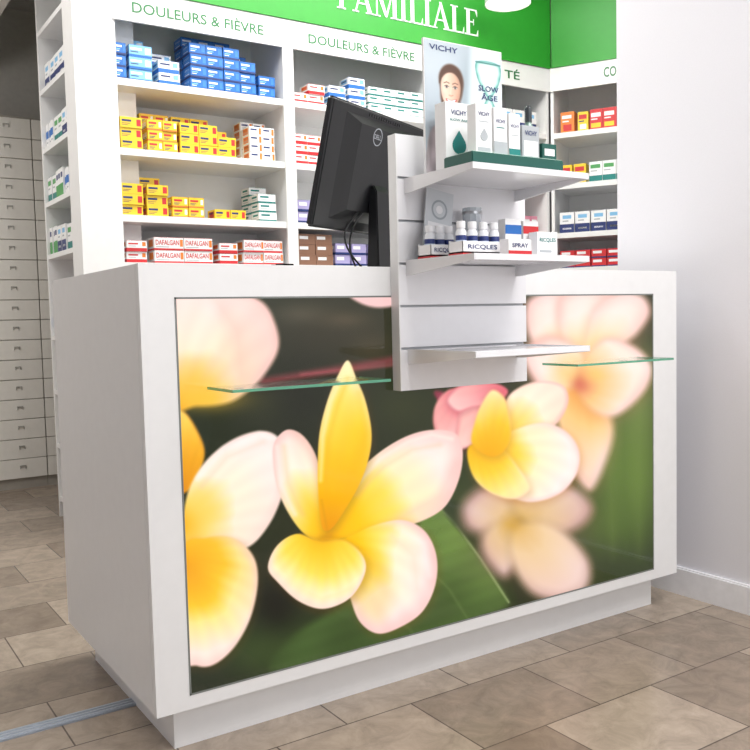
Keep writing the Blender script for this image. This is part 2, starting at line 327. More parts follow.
    C.shape([(347,359),(356,378),(365,400),(371,430),(369,455),(360,482),(347,506),(332,528),(322,528),(318,500),(317,465),(319,430),(327,398),(337,374)],petal((326,535),(346,362),[(0,(236,152,0)),(.25,(250,184,2)),(.6,(255,206,34)),(.8,(255,226,104)),(.97,(255,250,232))],rim=(255,234,160),rw=9,ra=.6,shade=(1.8,.22,(236,160,10)),lift=.24,edge=.1),1.1,shadow=.4)
    C.line([(343,372),(330,400),(322,436),(320,480)],1.8,(255,242,180),3,.6); C.line([(347,378),(337,404),(328,440),(325,490)],1.2,(240,176,20),5,.4)
    C.line([(358,392),(366,430),(360,470)],1.2,(248,190,30),6,.35)
    C.shape([(320,540),(344,538),(372,526),(402,520),(425,531),(437,556),(436,586),(423,613),(400,629),(378,635),(360,623),(350,598),(342,566)],petal((328,540),(420,610),[(0,YL),(.25,(255,200,18)),(.44,(255,224,94)),(.62,(255,242,206)),(.9,(255,234,226)),(1.2,(250,208,204))],rim=(249,198,194),rw=19,ra=.8,edge=.04),1.2,shadow=.35)
    C.shape([(360,556),(380,560),(392,580),(392,602),(382,622),(368,618),(356,600)],(220,156,44),11,a=.24)
    C.line([(398,528),(424,544),(430,576)],2,(255,246,242),5,.4); C.line([(392,536),(414,556),(418,590)],1.2,(244,202,176),8,.35)
    C.shape([(296,534),(318,541),(342,540),(358,550),(366,566),(360,586),(346,602),(322,610),(298,602),(278,584),(267,568),(276,546)],petal((322,534),(316,614),[(0,(242,176,16)),(.25,(254,204,44)),(.5,(255,222,84)),(.72,(255,242,186)),(1.1,(254,230,214))],rim=(254,222,208),rw=13,ra=.8,edge=.05),1.1,shadow=.4)
    C.line([(276,556),(292,584),(322,600),(350,590)],1.2,(252,220,150),6,.35)
    C.line([(300,534),(322,541),(345,540),(360,550)],.8,(220,164,50),2,.45)
    C.blob(324,538,8,4,(200,134,20),.5)
    C.line([(321,500),(327,532)],.9,(212,144,10),2.2,.45)
    return C.c
def homog(src,dst):
    A=[];b=[]
    for (x,y),(u,v) in zip(src,dst):
        A.append([x,y,1,0,0,0,-u*x,-u*y]); b.append(u); A.append([0,0,0,x,y,1,-v*x,-v*y]); b.append(v)
    return np.append(np.linalg.solve(np.array(A,float),np.array(b,float)),1).reshape(3,3)
def picture(name,x0,x1,z0,z1,y,nx,nz,hm,pf,m,parent,loc=(0,0,0)):
    xs=np.linspace(x0,x1,nx); zs=np.linspace(z0,z1,nz); XX,ZZ=np.meshgrid(xs,zs); n=nx*nz
    co=np.stack([XX.ravel(),np.full(n,y),ZZ.ravel()],-1)
    q=np.stack([(XX.ravel()-x0)/(x1-x0),(ZZ.ravel()-z0)/(z1-z0),np.ones(n)],-1)@hm.T; px=q[:,0]/q[:,2]; py=q[:,1]/q[:,2]
    c=np.clip(pf(px,py)/255,0,1); c=np.where(c<=.04045,c/12.92,((c+.055)/1.055)**2.4)
    i=np.arange(n).reshape(nz,nx); a=i[:-1,:-1].ravel(); fc=np.stack([a,a+1,a+1+nx,a+nx],-1)
    me=bpy.data.meshes.new(name); me.vertices.add(n); me.vertices.foreach_set('co',co.ravel()); me.loops.add(fc.size); me.loops.foreach_set('vertex_index',fc.ravel())
    me.polygons.add(len(fc)); me.polygons.foreach_set('loop_start',np.arange(len(fc))*4); me.update(calc_edges=True)
    at=me.color_attributes.new('print','FLOAT_COLOR','POINT'); at.data.foreach_set('color',np.concatenate([c,np.ones((n,1))],1).ravel())
    me.materials.append(m); me.validate(); o=bpy.data.objects.new(name,me); COL.objects.link(o); o.parent=parent; o.location=loc; return o
def printmat(name,emit,base,rough,coat=0):
    m=bpy.data.materials.new(name); m.use_nodes=True; nt=m.node_tree; b=nt.nodes['Principled BSDF']
    a=nt.nodes.new('ShaderNodeAttribute'); a.attribute_name='print'
    mx=nt.nodes.new('ShaderNodeMix'); mx.data_type='RGBA'; mx.inputs[0].default_value=base; mx.inputs[6].default_value=(0,0,0,1)
    nt.links.new(a.outputs['Color'],mx.inputs[7]); nt.links.new(mx.outputs[2],b.inputs['Base Color'])
    nt.links.new(a.outputs['Color'],b.inputs['Emission Color']); b.inputs['Emission Strength'].default_value=emit; b.inputs['Roughness'].default_value=rough; b.inputs['Coat Weight'].default_value=coat
    return m
PW1=printmat('backlit_print',.97,.12,.06)
hm=homog([(0,1),(1,1),(1,0),(0,0)],[(174,297),(652,294),(655,569),(190,696)])
pc=picture('flower_picture',g0+e,L-g2-e,gb+e,gt-e,-.0004,620,440,hm,paint,PW1,ct)
pc['label']='backlit print of pale pink and yellow frangipani flowers'
# ---------------------------------------------------------------- glass shelves on the counter front
def mk_glass(x0,x1,z,dep,label):
    t=thing('glass_shelf',label,'shelf',(x0,0,z),0,'glass shelves on the counter front'); w=x1-x0
    MB().box(0,w,-dep,-.0012,-.003,.003).build('glass_pane',GLASS,t)
    g=MB(); g.box(0,w,-dep-.0015,-dep,-.003,.003); g.box(-.0015,0,-dep-.0015,-.0012,-.003,.003); g.box(w,w+.0015,-dep-.0015,-.0012,-.003,.003)
    g.build('glass_edge',GEDGE,t)
    for k in (.18,.82): MB().box(w*k-.008,w*k+.008,-.018,-.001,-.008,-.0032).build('clip',CHR,t)
    return t
def xy(px,py,y): return on(1,px,py,y)
gx0=xy(208,388,-.002).x; zl=xy(208,388,-.002).z; gx1=xy(390,380,-.13).x
mk_glass(gx0,gx1,zl,.13,'clear glass shelf with green edge to the left of the slatted panel')
zr=xy(543,364,-.002).z; rx0=xy(543,364,-.002).x; rx1=xy(673,360,-.13).x
mk_glass(rx0,rx1,zr,.13,'clear glass shelf with green edge between slatted panel and right wall')
# ---------------------------------------------------------------- slatted panel
px0=xy(400,300,-.032).x; px1=xy(527,382,-.032).x; pt=xy(400,134,-.032).z; pb=xy(402,391,-.032).z
sp=thing('slatwall_panel','white grooved panel standing up in front of the counter holding three shelves','panel',(px0,0,pb))
W=px1-px0; HH=pt-pb; m=MB(); 
m.box(0,W,-.020,-.0009,0,HH); ng=6; st=HH/ng
for k in range(ng): m.box(0,W,-.032,-.0185,k*st+(.0 if k==0 else .003),(k+1)*st-.003 if k<ng-1 else HH)
m.build('panel_board',WH2,sp)
for k in range(1,ng): bx(.001,W-.001,-.0212,-.0195,k*st-.0028,k*st+.0028).build('groove_strip',mat('groove_grey',(190,192,196),.4),sp)
bx(-.004,0,-.033,-.0009,0,HH).build('edge_strip',WH,sp)
SD=.25; sy=-.0325
def tray(z,label):
    xa=xy(475,300,sy-SD).x; xb=xy(588,300,sy-SD).x; w=xb-xa
    t=thing('display_shelf',label,'shelf',(xa,sy,z),0,'white shelves hooked on the slatted panel')
    s=MB(); s.box(0,w,-SD,-.001,-.004,0); s.box(0,w,-SD-.003,-SD,-.011,.003); s.build('tray',WH2,t,bevel=.0006)
    for x in (-.0027,w+.0002):
        MB().prismx([(0,.004),(0,-.032),(-.02,-.032),(-SD-.003,-.011),(-SD-.003,.003),(-SD+.02,.003)],x,x+.0025).build('bracket',WH2,t)
    return t,xa,xb
z1=xy(403,180,sy).z; z2=xy(403,262,sy).z; z3=xy(403,351,sy).z
T1,xa,xb=tray(z1,'top white display shelf under the portrait showcard and cartons')
tray(z2,'middle white display shelf carrying small bottles and white boxes'); tray(z3,'lowest white display shelf standing empty in front of the flowers')
z1+=.0005; z2+=.0005
# ---------------------------------------------------------------- printed boxes
def M_(n,rgb,r=.45): return mat(n,rgb,r,var=.02)
CB=dict(white=M_('carton_white',(242,242,242)),yellow=M_('carton_yellow',(240,204,48)),blue=M_('carton_blue',(40,110,190)),sky=M_('carton_sky',(130,190,230)),
 red=M_('carton_red',(205,45,50)),navy=M_('carton_navy',(40,55,110)),orange=M_('carton_orange',(230,130,50)),teal=M_('carton_teal',(20,125,120)),grey=M_('carton_grey',(175,180,184)),
 green=M_('carton_green',(80,160,90)),pink=M_('carton_pink',(225,150,170)),brown=M_('carton_brown',(140,104,84)),lilac=M_('carton_lilac',(170,162,205)),dgreen=M_('carton_dark_green',(18,84,74)),cobalt=M_('carton_cobalt',(60,130,205)))
def box_mesh(name,w,d,h,base,marks,text=None):
    names=[base]+sorted(set([q[4] for q in marks]+([text[5]] if text else []))-{base}); mi={n:i for i,n in enumerate(names)}
    m=MB(); m.box(-w/2,w/2,-d/2,d/2,0,h)
    m.box(-w/2-.0002,w/2+.0002,-.0006,.0006,h-.0002,h+.0003)
    for u0,u1,v0,v1,c in marks:
        m.box(-w/2+u0*w,-w/2+u1*w,-d/2-.0004,-d/2+.001,v0*h,v1*h,mi[c])
        m.box(-w/2+u0*w,-w/2+u1*w,-d/2+v0*d,-d/2+v1*d,h-.001,h+.0004,mi[c])
        if u0<=.01: m.box(-w/2-.0004,-w/2+.001,-d/2,d/2,v0*h,v1*h,mi[c])
        else: m.box(-w/2-.0004,-w/2+.001,-d/2+.2*d,d/2-.2*d,v0*h,v1*h,mi[c])
    if text: m.text(text[0],-w/2+text[1]*w,-d/2-.0008,text[2]*h,text[3]*w,text[4]*h,mi[text[5]])
    return m.mesh(name,[CB[n] for n in names])
K={}
def kind(key,*a): K[key]=(box_mesh('medicine_box',*a),a[0],a[1],a[2])
kind('blue',.085,.09,.050,'blue',[(0,1,0,.16,'navy'),(.08,.62,.62,.78,'white'),(.08,.45,.42,.50,'sky'),(.74,.93,.3,.82,'cobalt'),(.08,.36,.28,.34,'white')])
kind('bluew',.095,.09,.052,'white',[(0,.99,.0,.34,'blue'),(.68,.92,.5,.88,'sky'),(.08,.55,.64,.78,'navy'),(.08,.4,.48,.54,'grey')])
kind('sky',.10,.09,.050,'sky',[(0,.99,.0,.2,'blue'),(.06,.56,.58,.76,'white'),(.7,.95,.32,.82,'white'),(.06,.4,.38,.46,'navy')])
kind('yellow',.095,.09,.045,'yellow',[(.06,.50,.56,.76,'navy'),(.74,.94,.2,.82,'red'),(.06,.44,.36,.42,'brown'),(.06,.34,.22,.28,'brown')])
kind('yellow2',.085,.09,.045,'yellow',[(.0,.99,.0,.14,'orange'),(.1,.62,.56,.76,'red'),(.1,.5,.36,.42,'navy'),(.1,.4,.24,.30,'navy'),(.78,.94,.3,.8,'white')])
kind('white',.08,.09,.038,'white',[(.08,.6,.56,.76,'navy'),(.76,.95,.12,.88,'orange'),(.08,.45,.36,.42,'grey'),(.08,.4,.22,.28,'grey')])
kind('whitet',.09,.09,.042,'white',[(.0,.99,.0,.18,'teal'),(.1,.6,.58,.78,'teal'),(.1,.5,.36,.42,'grey')])
kind('redw',.09,.09,.047,'white',[(.0,.99,.0,.32,'red'),(.76,.93,.5,.88,'orange'),(.08,.55,.64,.78,'red'),(.08,.45,.46,.52,'grey')])
kind('daf',.135,.09,.056,'white',[(.0,.99,.0,.14,'red'),(.88,.98,.3,.85,'orange'),(.06,.5,.22,.28,'grey')],('DAFALGAN',.45,.60,.80,.40,'red'))
kind('red',.085,.09,.05,'red',[(.1,.7,.5,.8,'white'),(0,.99,0,.15,'navy')])
kind('orange',.08,.08,.12,'orange',[(.1,.8,.68,.84,'white'),(.14,.6,.52,.58,'white'),(.2,.8,.1,.4,'red')])
kind('redt',.08,.08,.115,'red',[(.1,.85,.62,.82,'white'),(.1,.6,.48,.54,'white'),(.1,.85,.1,.32,'yellow')])
kind('yelt',.07,.08,.11,'yellow',[(.1,.85,.62,.85,'red'),(.1,.6,.48,.54,'navy'),(.2,.8,.1,.36,'white')])
kind('whtt',.075,.08,.115,'white',[(.1,.85,.66,.85,'green'),(.1,.6,.5,.56,'grey'),(.0,.99,.0,.3,'teal')])
kind('navyt',.085,.08,.12,'white',[(.0,.99,.0,.42,'navy'),(.2,.8,.68,.85,'sky'),(.2,.6,.54,.60,'grey'),(.2,.8,.16,.24,'white')])
kind('pinkt',.05,.07,.10,'pink',[(.1,.9,.6,.8,'white'),(.1,.6,.4,.46,'white')])
kind('grnt',.055,.07,.125,'white',[(.0,.99,.0,.45,'green'),(.2,.8,.66,.84,'navy')])
kind('bluet',.05,.07,.11,'white',[(.0,.99,.4,.7,'blue'),(.2,.7,.2,.26,'grey')])
kind('brown',.10,.09,.05,'brown',[(.1,.6,.5,.8,'white')])
kind('lilac',.085,.09,.055,'lilac',[(.1,.6,.5,.8,'white'),(.0,.99,.0,.2,'navy')])
def row(key,frame,s0,s1,z,stacks,label,group=None,gap=.003,front=.02,back=0):
    o,u,v,rz=frame; me,w,d,h=K[key]; n=max(1,int(round((s1-s0)/(w+gap)))); step=(s1-s0)/n
    kx=min(1.0,(step-.003)/w)
    for i in range(n):
        k0=stacks if isinstance(stacks,int) else stacks[min(i,len(stacks)-1)]
        for b in range(2 if back else 1):
            k=k0 if b==0 else k0+back
            for j in range(k):
                s=s0+(i+.5)*step; q=front+d/2+(random.uniform(0,.010) if b==0 else d+.016)
                P=o+u*(s+random.uniform(-.0008,.0008))+v*q
                ob=bpy.data.objects.new('medicine_box',me); COL.objects.link(ob); ob.location=(P.x,P.y,z+j*(h+.001)+.0008); ob.rotation_euler=(0,0,rz); ob.scale=(kx,1,1); tag(ob,label,'box',group or label)
# ---------------------------------------------------------------- shelving bays
YF=2.0; ZS=[.10,.42,.75]+[on(1,118,q,YF).z for q in (262,214,147,77)]
zh0=on(1,545,92,YF).z; zh1=on(1,545,69,YF).z
XB=[on(1,118,200,YF).x,on(1,291,200,YF).x,0,on(1,549,150,YF).x]; XB[2]=(XB[1]+XB[3])/2
def bay(name,label,o,rz,w,dep,zs,th,text,ztop):
    t=thing(name,label,'shelving',o,rz,None); hp=.018
    bx(0,hp,0,dep,0,ztop).build('side_panel',SHW,t); bx(w-hp,w,0,dep,0,ztop).build('side_panel',SHW,t)
    bx(hp,w-hp,dep-.012,dep,0,ztop).build('back_panel',SHW,t)
    for z in zs: bx(hp,w-hp,.002,dep-.012,z-th,z).build('shelf',SHW,t)
    hd=bx(0,w,-.012,0,zh0,zh1).build('header',SHW,t)
    for s,cx,ww in text: MB().text(s,cx,-.0128,(zh0+zh1)/2,ww,.056,0,.0004).build('lettering',GTXT,hd)
    return t
labs=['white wall shelving bay behind the counter corner with yellow and blue boxes','white wall shelving bay directly behind the computer monitor','white wall shelving bay behind the showcard, ending at the inner corner']
for k in range(3):
    w=XB[k+1]-XB[k]
    if k==0: ca=on(1,131,10,YF).x; cb=on(1,262,23,YF).x; tx=[('DOULEURS & FIÈVRE',(ca+cb)/2-XB[0],cb-ca)]
    if k==1: ca=on(1,307,36,YF).x; cb=on(1,413,52,YF).x; tx=[('DOULEURS & FIÈVRE',(ca+cb)/2-XB[1],cb-ca)]
    if k==2: ca=on(1,503,68,YF).x; cb=on(1,518,70,YF).x; tx=[('TÉ',(ca+cb)/2-XB[2],cb-ca)]
    bay('wall_shelving',labs[k],(XB[k],YF,0),0,w-.0005,.36,ZS,.03,tx,zh1)
XP=on(1,79,200,YF).x
struct(bx(XP,XB[0]-.001,YF-.02,YF+.12,0,CZ-.0).build('trim_2',SHW))
o=bx(-.028,.028,-.012,-.0005,0,zh0-.001).build('shelving_post',SHW,None,(XB[1],YF,0)); tag(o,'narrow white upright covering the joint between two shelving bays left of the monitor','upright')
fz1=CZ-.001
fs=thing('sign_fascia','green sign band with large white serif lettering above the back shelving','sign',(XB[0],YF,0))
bx(-.0,XB[3]-XB[0],-.02,.0,zh1+.001,fz1).build('panel_board',GREEN,fs)
def serif(m,ch,x,y,z,sx,sz):
    def r(a,b,c,d): m.box(x+a*sx,x+b*sx,y-.003,y,z+c*sz,z+d*sz)
    def q(p): m.prism([(x+a*sx,z+b*sz) for a,b in p],y-.003,y)
    if ch=='I': r(.1,.26,0,1); r(.0,.36,0,.05); r(.0,.36,.95,1); return .42
    if ch=='L': r(.1,.26,0,1); r(.0,.36,.95,1); r(.0,.64,0,.055); q([(.58,.0),(.66,.0),(.66,.26)]); return .70
    if ch in 'FE':
        r(.1,.26,0,1); r(0,.62,.945,1); q([(.54,.95),(.64,.74),(.64,.95)]); r(.26,.46,.49,.54); r(.44,.47,.4,.63)
        if ch=='E': r(0,.64,0,.055); q([(.58,0),(.68,0),(.68,.25)]); return .74
        r(0,.36,0,.05); return .68
    if ch=='A': q([(.06,0),(.12,0),(.43,.86),(.40,1)]); q([(.35,1),(.45,1),(.82,0),(.64,0)]); r(.2,.62,.3,.35); r(-.03,.24,0,.045); r(.54,.92,0,.045); return .9
    if ch=='M': r(.1,.16,0,1); r(.84,1.0,0,1); q([(.06,1),(.26,1),(.58,.1),(.5,.02)]); q([(.5,.02),(.58,.02),(.88,1),(.84,1)]); r(-.02,.28,0,.045); r(.74,1.1,0,.045); r(0,.2,.955,1); r(.84,1.1,.955,1); return 1.14
word='FAMILIALE'; wd={'F':.68,'A':.9,'M':1.14,'I':.42,'L':.70,'E':.74}; tot=sum(wd[c] for c in word)
fa=on(1,337,10,YF-.02); fb=on(1,479,37,YF-.02); zb_=fb.z; zt_=on(1,479,11,YF-.02).z
sc=(fb.x-fa.x)/tot; m=MB(); x=fa.x-XB[0]
for c in word: x+=serif(m,c,x,-.0205,zb_,sc,zt_-zb_)*sc
m.build('lettering',WTXT,fs)
P0=Vector((XB[3],YF,0)); ang=math.radians(30); u3=Vector((math.sin(ang),-math.cos(ang),0)); rz3=math.atan2(u3.y,u3.x)
P0=P0+u3*.012
bay('wall_shelving','white angled shelving bay beside the right wall with red and orange boxes',P0,rz3,1.0,.36,ZS,.03,[('CO',.345,.07)],zh1)
fg=thing('sign_fascia','plain green sign band above the angled shelving beside the right wall','sign',P0,rz3)
bx(.012,1.0,-.018,.0,zh1+.001,fz1).build('panel_board',GREEN,fg)
# side bay facing the drawers
XS=XP; YS0=YF+.122; SL=on(0,43,180,XS).y-YS0
zss=[.1,.36,.62,.88]+[on(1,80,q,YS0).z for q in (247,190,131)]
tb=thing('wall_shelving','white side shelving facing the drawer cabinets with small coloured boxes','shelving',(XS+.001,YS0+SL,0),-PI/2)
bx(0,.018,0,.30,0,2.498).build('side_panel',SHW,tb); bx(SL-.018,SL,0,.30,0,2.498).build('side_panel',SHW,tb); bx(.018,SL-.018,.288,.30,0,2.498).build('back_panel',SHW,tb)
for z in zss+[zss[-1]+.27,zss[-1]+.54]: bx(.018,SL-.018,.002,.288,z-.022,z).build('shelf',SHW,tb)
# ---------------------------------------------------------------- boxes on shelves
def X1(px): return on(1,px,200,YF).x
fr1=(Vector((0,YF,0)),Vector((1,0,0)),Vector((0,1,0)),0)
z4,zC,zB,zA=ZS[3],ZS[4],ZS[5],ZS[6]
row('blue',fr1,X1(123),X1(134),zA,3,'blue and white medicine box stacked at the left end of the top shelf',back=1)
row('sky',fr1,X1(136),X1(160),zA,3,'pale blue medicine box beside the left end stack on the top shelf',back=1)
row('bluew',fr1,X1(162),X1(190),zA,[2,3],'white medicine box with blue lower half on the top left shelf',back=1)
row('blue',fr1,X1(197),X1(262),zA,[4,4,4,3],'deep blue medicine box in the wide stack on the top left shelf',back=1)
row('blue',fr1,X1(264),X1(282),zA,[2],'deep blue medicine box in the short end stack beside the upright')
row('yellow',fr1,X1(122),X1(150),zB,[3,3],'yellow medicine box with navy print in the tall stack on the second shelf',back=1)
row('yellow2',fr1,X1(152),X1(182),zB,[3,3],'yellow medicine box with red print next to the tall stack on the second shelf',back=1)
row('yellow',fr1,X1(184),X1(240),zB,[3,3,2],'yellow medicine box with navy print right of centre on the second shelf',back=1)
row('white',fr1,X1(254),X1(279),zB,[4],'white medicine box with orange end in the narrow stack on the second shelf',back=1)
row('yellow',fr1,X1(121),X1(172),zC,[3,3,2],'yellow medicine box with navy print at the left of the third shelf',back=1)
row('yellow2',fr1,X1(174),X1(206),zC,[2],'yellow medicine box with red print on the third shelf')
row('yellow',fr1,X1(217),X1(248),zC,[1],'single-layer yellow medicine box lying apart on the third shelf')
row('whitet',fr1,X1(258),X1(281),zC,[3],'white medicine box with teal print stacked on the third shelf',back=1)
row('redw',fr1,X1(121),X1(152),z4,[2,3],'white and red medicine box at the left end of the shelf just above the counter')
row('daf',fr1,X1(154),X1(213),z4,[2,2],'white medicine box with red name lettering left of centre above the counter')
row('redw',fr1,X1(216),X1(242),z4,[2],'white and red medicine box between the two lettered stacks above the counter')
row('daf',fr1,X1(244),X1(284),z4,[2],'white medicine box with red name lettering at the right above the counter')
row('redw',fr1,X1(297),X1(330),zA,[1,2],'red and white medicine box at the left of the shelf above the monitor')
row('bluew',fr1,X1(333),X1(372),zA,[2,3],'white and blue medicine box on the shelf above the monitor')
row('whitet',fr1,X1(374),X1(428),zA,[3],'white and teal medicine box on the shelf above the monitor')
row('redw',fr1,X1(297),X1(326),zB,[3],'red and white medicine box beside the top left corner of the monitor')
row('lilac',fr1,X1(297),X1(318),zC,[2],'lilac medicine box peeping out left of the monitor')
row('brown',fr1,X1(299),X1(334),z4,[3],'brown medicine box low on the shelf behind the monitor')
row('lilac',fr1,X1(336),X1(400),z4,[2],'lilac medicine box low on the shelf behind the monitor stand')
row('navyt',fr1,X1(480),X1(540),zA,1,'white and navy carton behind the showcard')
row('grnt',fr1,X1(500),X1(540),zB,1,'white and green carton behind the cartons of the top display shelf')
row('pinkt',fr1,X1(500),X1(540),zC,1,'small pink carton behind the middle display shelf')
def S3(px):
    d=ray(px,200); n=Vector((-u3.y,u3.x,0)); t=(P0-CAM).dot(n)/d.dot(n); return (CAM+d*t-P0).dot(u3)
nn=Vector((-u3.y,u3.x,0)); fr3=(P0,u3,nn if nn.x>0 else -nn,rz3)
row('orange',fr3,S3(558),S3(576),zA,[1],'orange carton at the left of the top angled shelf')
row('yelt',fr3,S3(577),S3(588),zA,[1],'narrow yellow carton on the top angled shelf')
row('redt',fr3,S3(589),S3(617)+.3,zA,[1],'red carton with white panel on the top angled shelf')
row('yelt',fr3,S3(558),S3(586),zB,[1],'yellow carton on the second angled shelf')
row('whtt',fr3,S3(588),S3(617)+.3,zB,[1],'white carton with teal foot on the second angled shelf')
row('navyt',fr3,S3(558),S3(617)+.3,zC,[1],'white carton with navy lower half on the third angled shelf')
row('red',fr3,S3(558),S3(617)+.3,z4,[2],'red medicine box on the lowest visible angled shelf')
frs=(Vector((XS,YS0+SL,0)),Vector((0,-1,0)),Vector((1,0,0)),-PI/2)
sk=[['bluet','whtt','navyt'],['whtt','grnt','bluet'],['grnt','navyt','whtt'],['bluet','pinkt','grnt']]
nm=['top','second','third','fourth']
dsc=dict(bluet='white carton with blue band',whtt='white carton with teal foot',navyt='white carton with navy lower half',pinkt='small pink carton',grnt='white and green carton')
q3=(SL-.05)/3
for i,z in enumerate([zss[6],zss[5],zss[4],zss[3]]):
    for j,kk in enumerate(sk[i]): row(kk,frs,.025+j*q3,.025+(j+1)*q3,z,1,dsc[kk]+' on the %s shelf of the side shelving'%nm[i],front=.012)
row('navyt',frs,.03,SL-.03,zss[6]+.27,1,'white carton with navy lower half near the top of the side shelving')
# ---------------------------------------------------------------- drawer cabinets
YC=3.5; cw=.27; zc1=on(1,20,117,YC).z; nr=18; dh=(zc1-.07)/nr
x0c=on(1,34,200,YC).x-3*cw
dm=bx(.003,cw-.003,-.016,0,.002,dh-.002).mesh('drawer',[CAB],bevel=.002,seg=1)
hmh=MB().box(cw/2-.016,cw/2+.016,-.024,-.016,dh*.62,dh*.62+.006).box(cw/2-.016,cw/2-.013,-.022,-.016,dh*.5,dh*.62).box(cw/2+.013,cw/2+.016,-.022,-.016,dh*.5,dh*.62).mesh('handle',[HND])
names=['first','second','third','fourth','fifth']
for c in range(5):
    t=thing('drawer_cabinet','tall cream column of shallow medicine drawers, %s from the left against the back wall'%names[c],'cabinet',(x0c+c*cw,YC,0))
    bx(.001,cw-.001,0,.5,.0,zc1).build('body',CABD,t)
    for r_ in range(nr):
        o=bpy.data.objects.new('drawer',dm); COL.objects.link(o); o.parent=t; o.location=(0,0,.06+r_*dh)
        h=bpy.data.objects.new('handle',hmh); COL.objects.link(h); h.parent=o
# ---------------------------------------------------------------- monitor (pose solved once from its outline)
mw,mh=.54,.335
def mpt(p,l):
    x,y,z=l; ct_,st_=math.cos(p[4]),math.sin(p[4]); y,z=y*ct_-z*st_,y*st_+z*ct_
    c,s=math.cos(p[3]),math.sin(p[3]); return (p[0]+x*c-y*s,p[1]+x*s+y*c,p[2]+z)
LG=.80
def mres(p):
    tl=prj(mpt(p,(-mw/2,0,mh))); tr=prj(mpt(p,(mw/2,0,mh))); bl=prj(mpt(p,(-mw/2,0,0))); lo=prj(mpt(p,(0,-.03,LG*mh)))
    ytop=tl[1]+(tr[1]-tl[1])*(428-tl[0])/(tr[0]-tl[0])
    return np.array([tl[0]-333,tl[1]-97,bl[0]-308,bl[1]-228,(ytop-129),(lo[0]-380)*.6,(lo[1]-136)*.6,(p[4]-.2)*30])
p=np.array([.70,.22,1.12,.53,.2]); lam=1e-2
for it in range(120):
    r0=mres(p); J=np.stack([(mres(p+np.eye(5)[i]*1e-5)-r0)/1e-5 for i in range(5)],1); A=J.T@J
    s_=np.linalg.solve(A+lam*np.diag(np.diag(A)+1e-9),-J.T@r0)
    if (mres(p+s_)**2).sum()<(r0**2).sum(): p=p+s_; lam*=.5
    else: lam*=3
tl=float(p[4]); ma=float(p[3]); off=max(.03,float(p[2])-H)
mo=thing('computer_monitor','black flat computer monitor seen from behind on the counter','monitor',(p[0],p[1],H),ma)
def tilt(o): o.rotation_euler=(tl,0,0); o.location=(0,0,off); return o
hs=MB().box(-mw/2,mw/2,-.010,.012,0,mh).build('housing',BLACK,mo,bevel=.006,seg=3); tilt(hs)
bu=MB(); v=[(-.20,-.010,.03),(.20,-.010,.03),(.20,-.010,.31),(-.20,-.010,.31),(-.14,-.024,.06),(.14,-.024,.06),(.14,-.024,.29),(-.14,-.024,.29)]
bu.add(v,[(4,5,6,7),(0,1,5,4),(1,2,6,5),(2,3,7,6),(3,0,4,7)]); b2=bu.build('rear_bulge',BLACK,mo); tilt(b2)
tilt(MB().box(-mw/2+.014,mw/2-.014,.0115,.0132,.02,mh-.014).build('screen',BLACK2,mo))
lg=MB(); seg=28; rr=.024
for k in range(seg):
    a=2*PI*k/seg; b=2*PI*(k+1)/seg
    lg.add([(rr*math.cos(a),0,rr*math.sin(a)),(rr*math.cos(b),0,rr*math.sin(b)),((rr-.003)*math.cos(b),0,(rr-.003)*math.sin(b)),((rr-.003)*math.cos(a),0,(rr-.003)*math.sin(a))],[(0,1,2,3)])
lg.text('DELL',0,0,0,.036,.013)
for i in range(len(lg.v)): q=lg.v[i]; lg.v[i]=(q[0]-.050,q[1]-.0250,q[2]+LG*mh)
tilt(lg.build('logo',GREYL,mo))
vt=MB()
for k in range(14): vt.box(-.09+k*.013,-.09+k*.013+.006,-.0115,-.0095,.316,.324)
tilt(vt.build('vent',BLACK2,mo))
nz=off+.11; ny=-math.sin(tl)*.11-.024
MB().prismx([(-.075,.008),(-.035,.008),(ny+.004,nz),(ny-.012,nz+.02),(ny-.022,nz)],-.036,.036).build('stand_neck',BLACK,mo,bevel=.003)
MB().box(-.12,.12,-.10,.10,.0005,.012).build('stand_base',BLACK,mo,bevel=.004)
for k,(ox,sw) in enumerate(((-.05,.03),(-.07,-.01))):
    pts=[(ox-.06*math.sin(i/13*PI)*(1+k*.6)+.02*i/13,-.035+sw*i/13,(off+.05)*(1-i/13)+.005) for i in range(14)]
    MB().tube(pts,.0028).build('cable',BLACK,mo)
q=on(1,291,258,.45); sn=thing('card_reader','small black card terminal on the counter left of the monitor','card terminal',(q.x,.45,H),.3)
MB().prismx([(-.04,.0005),(.05,.0005),(.05,.036),(-.04,.020)],-.035,.035).build('body',BLACK,sn,bevel=.003)
MB().box(-.022,.022,.012,.04,.030,.0372).build('screen',BLACK2,sn)
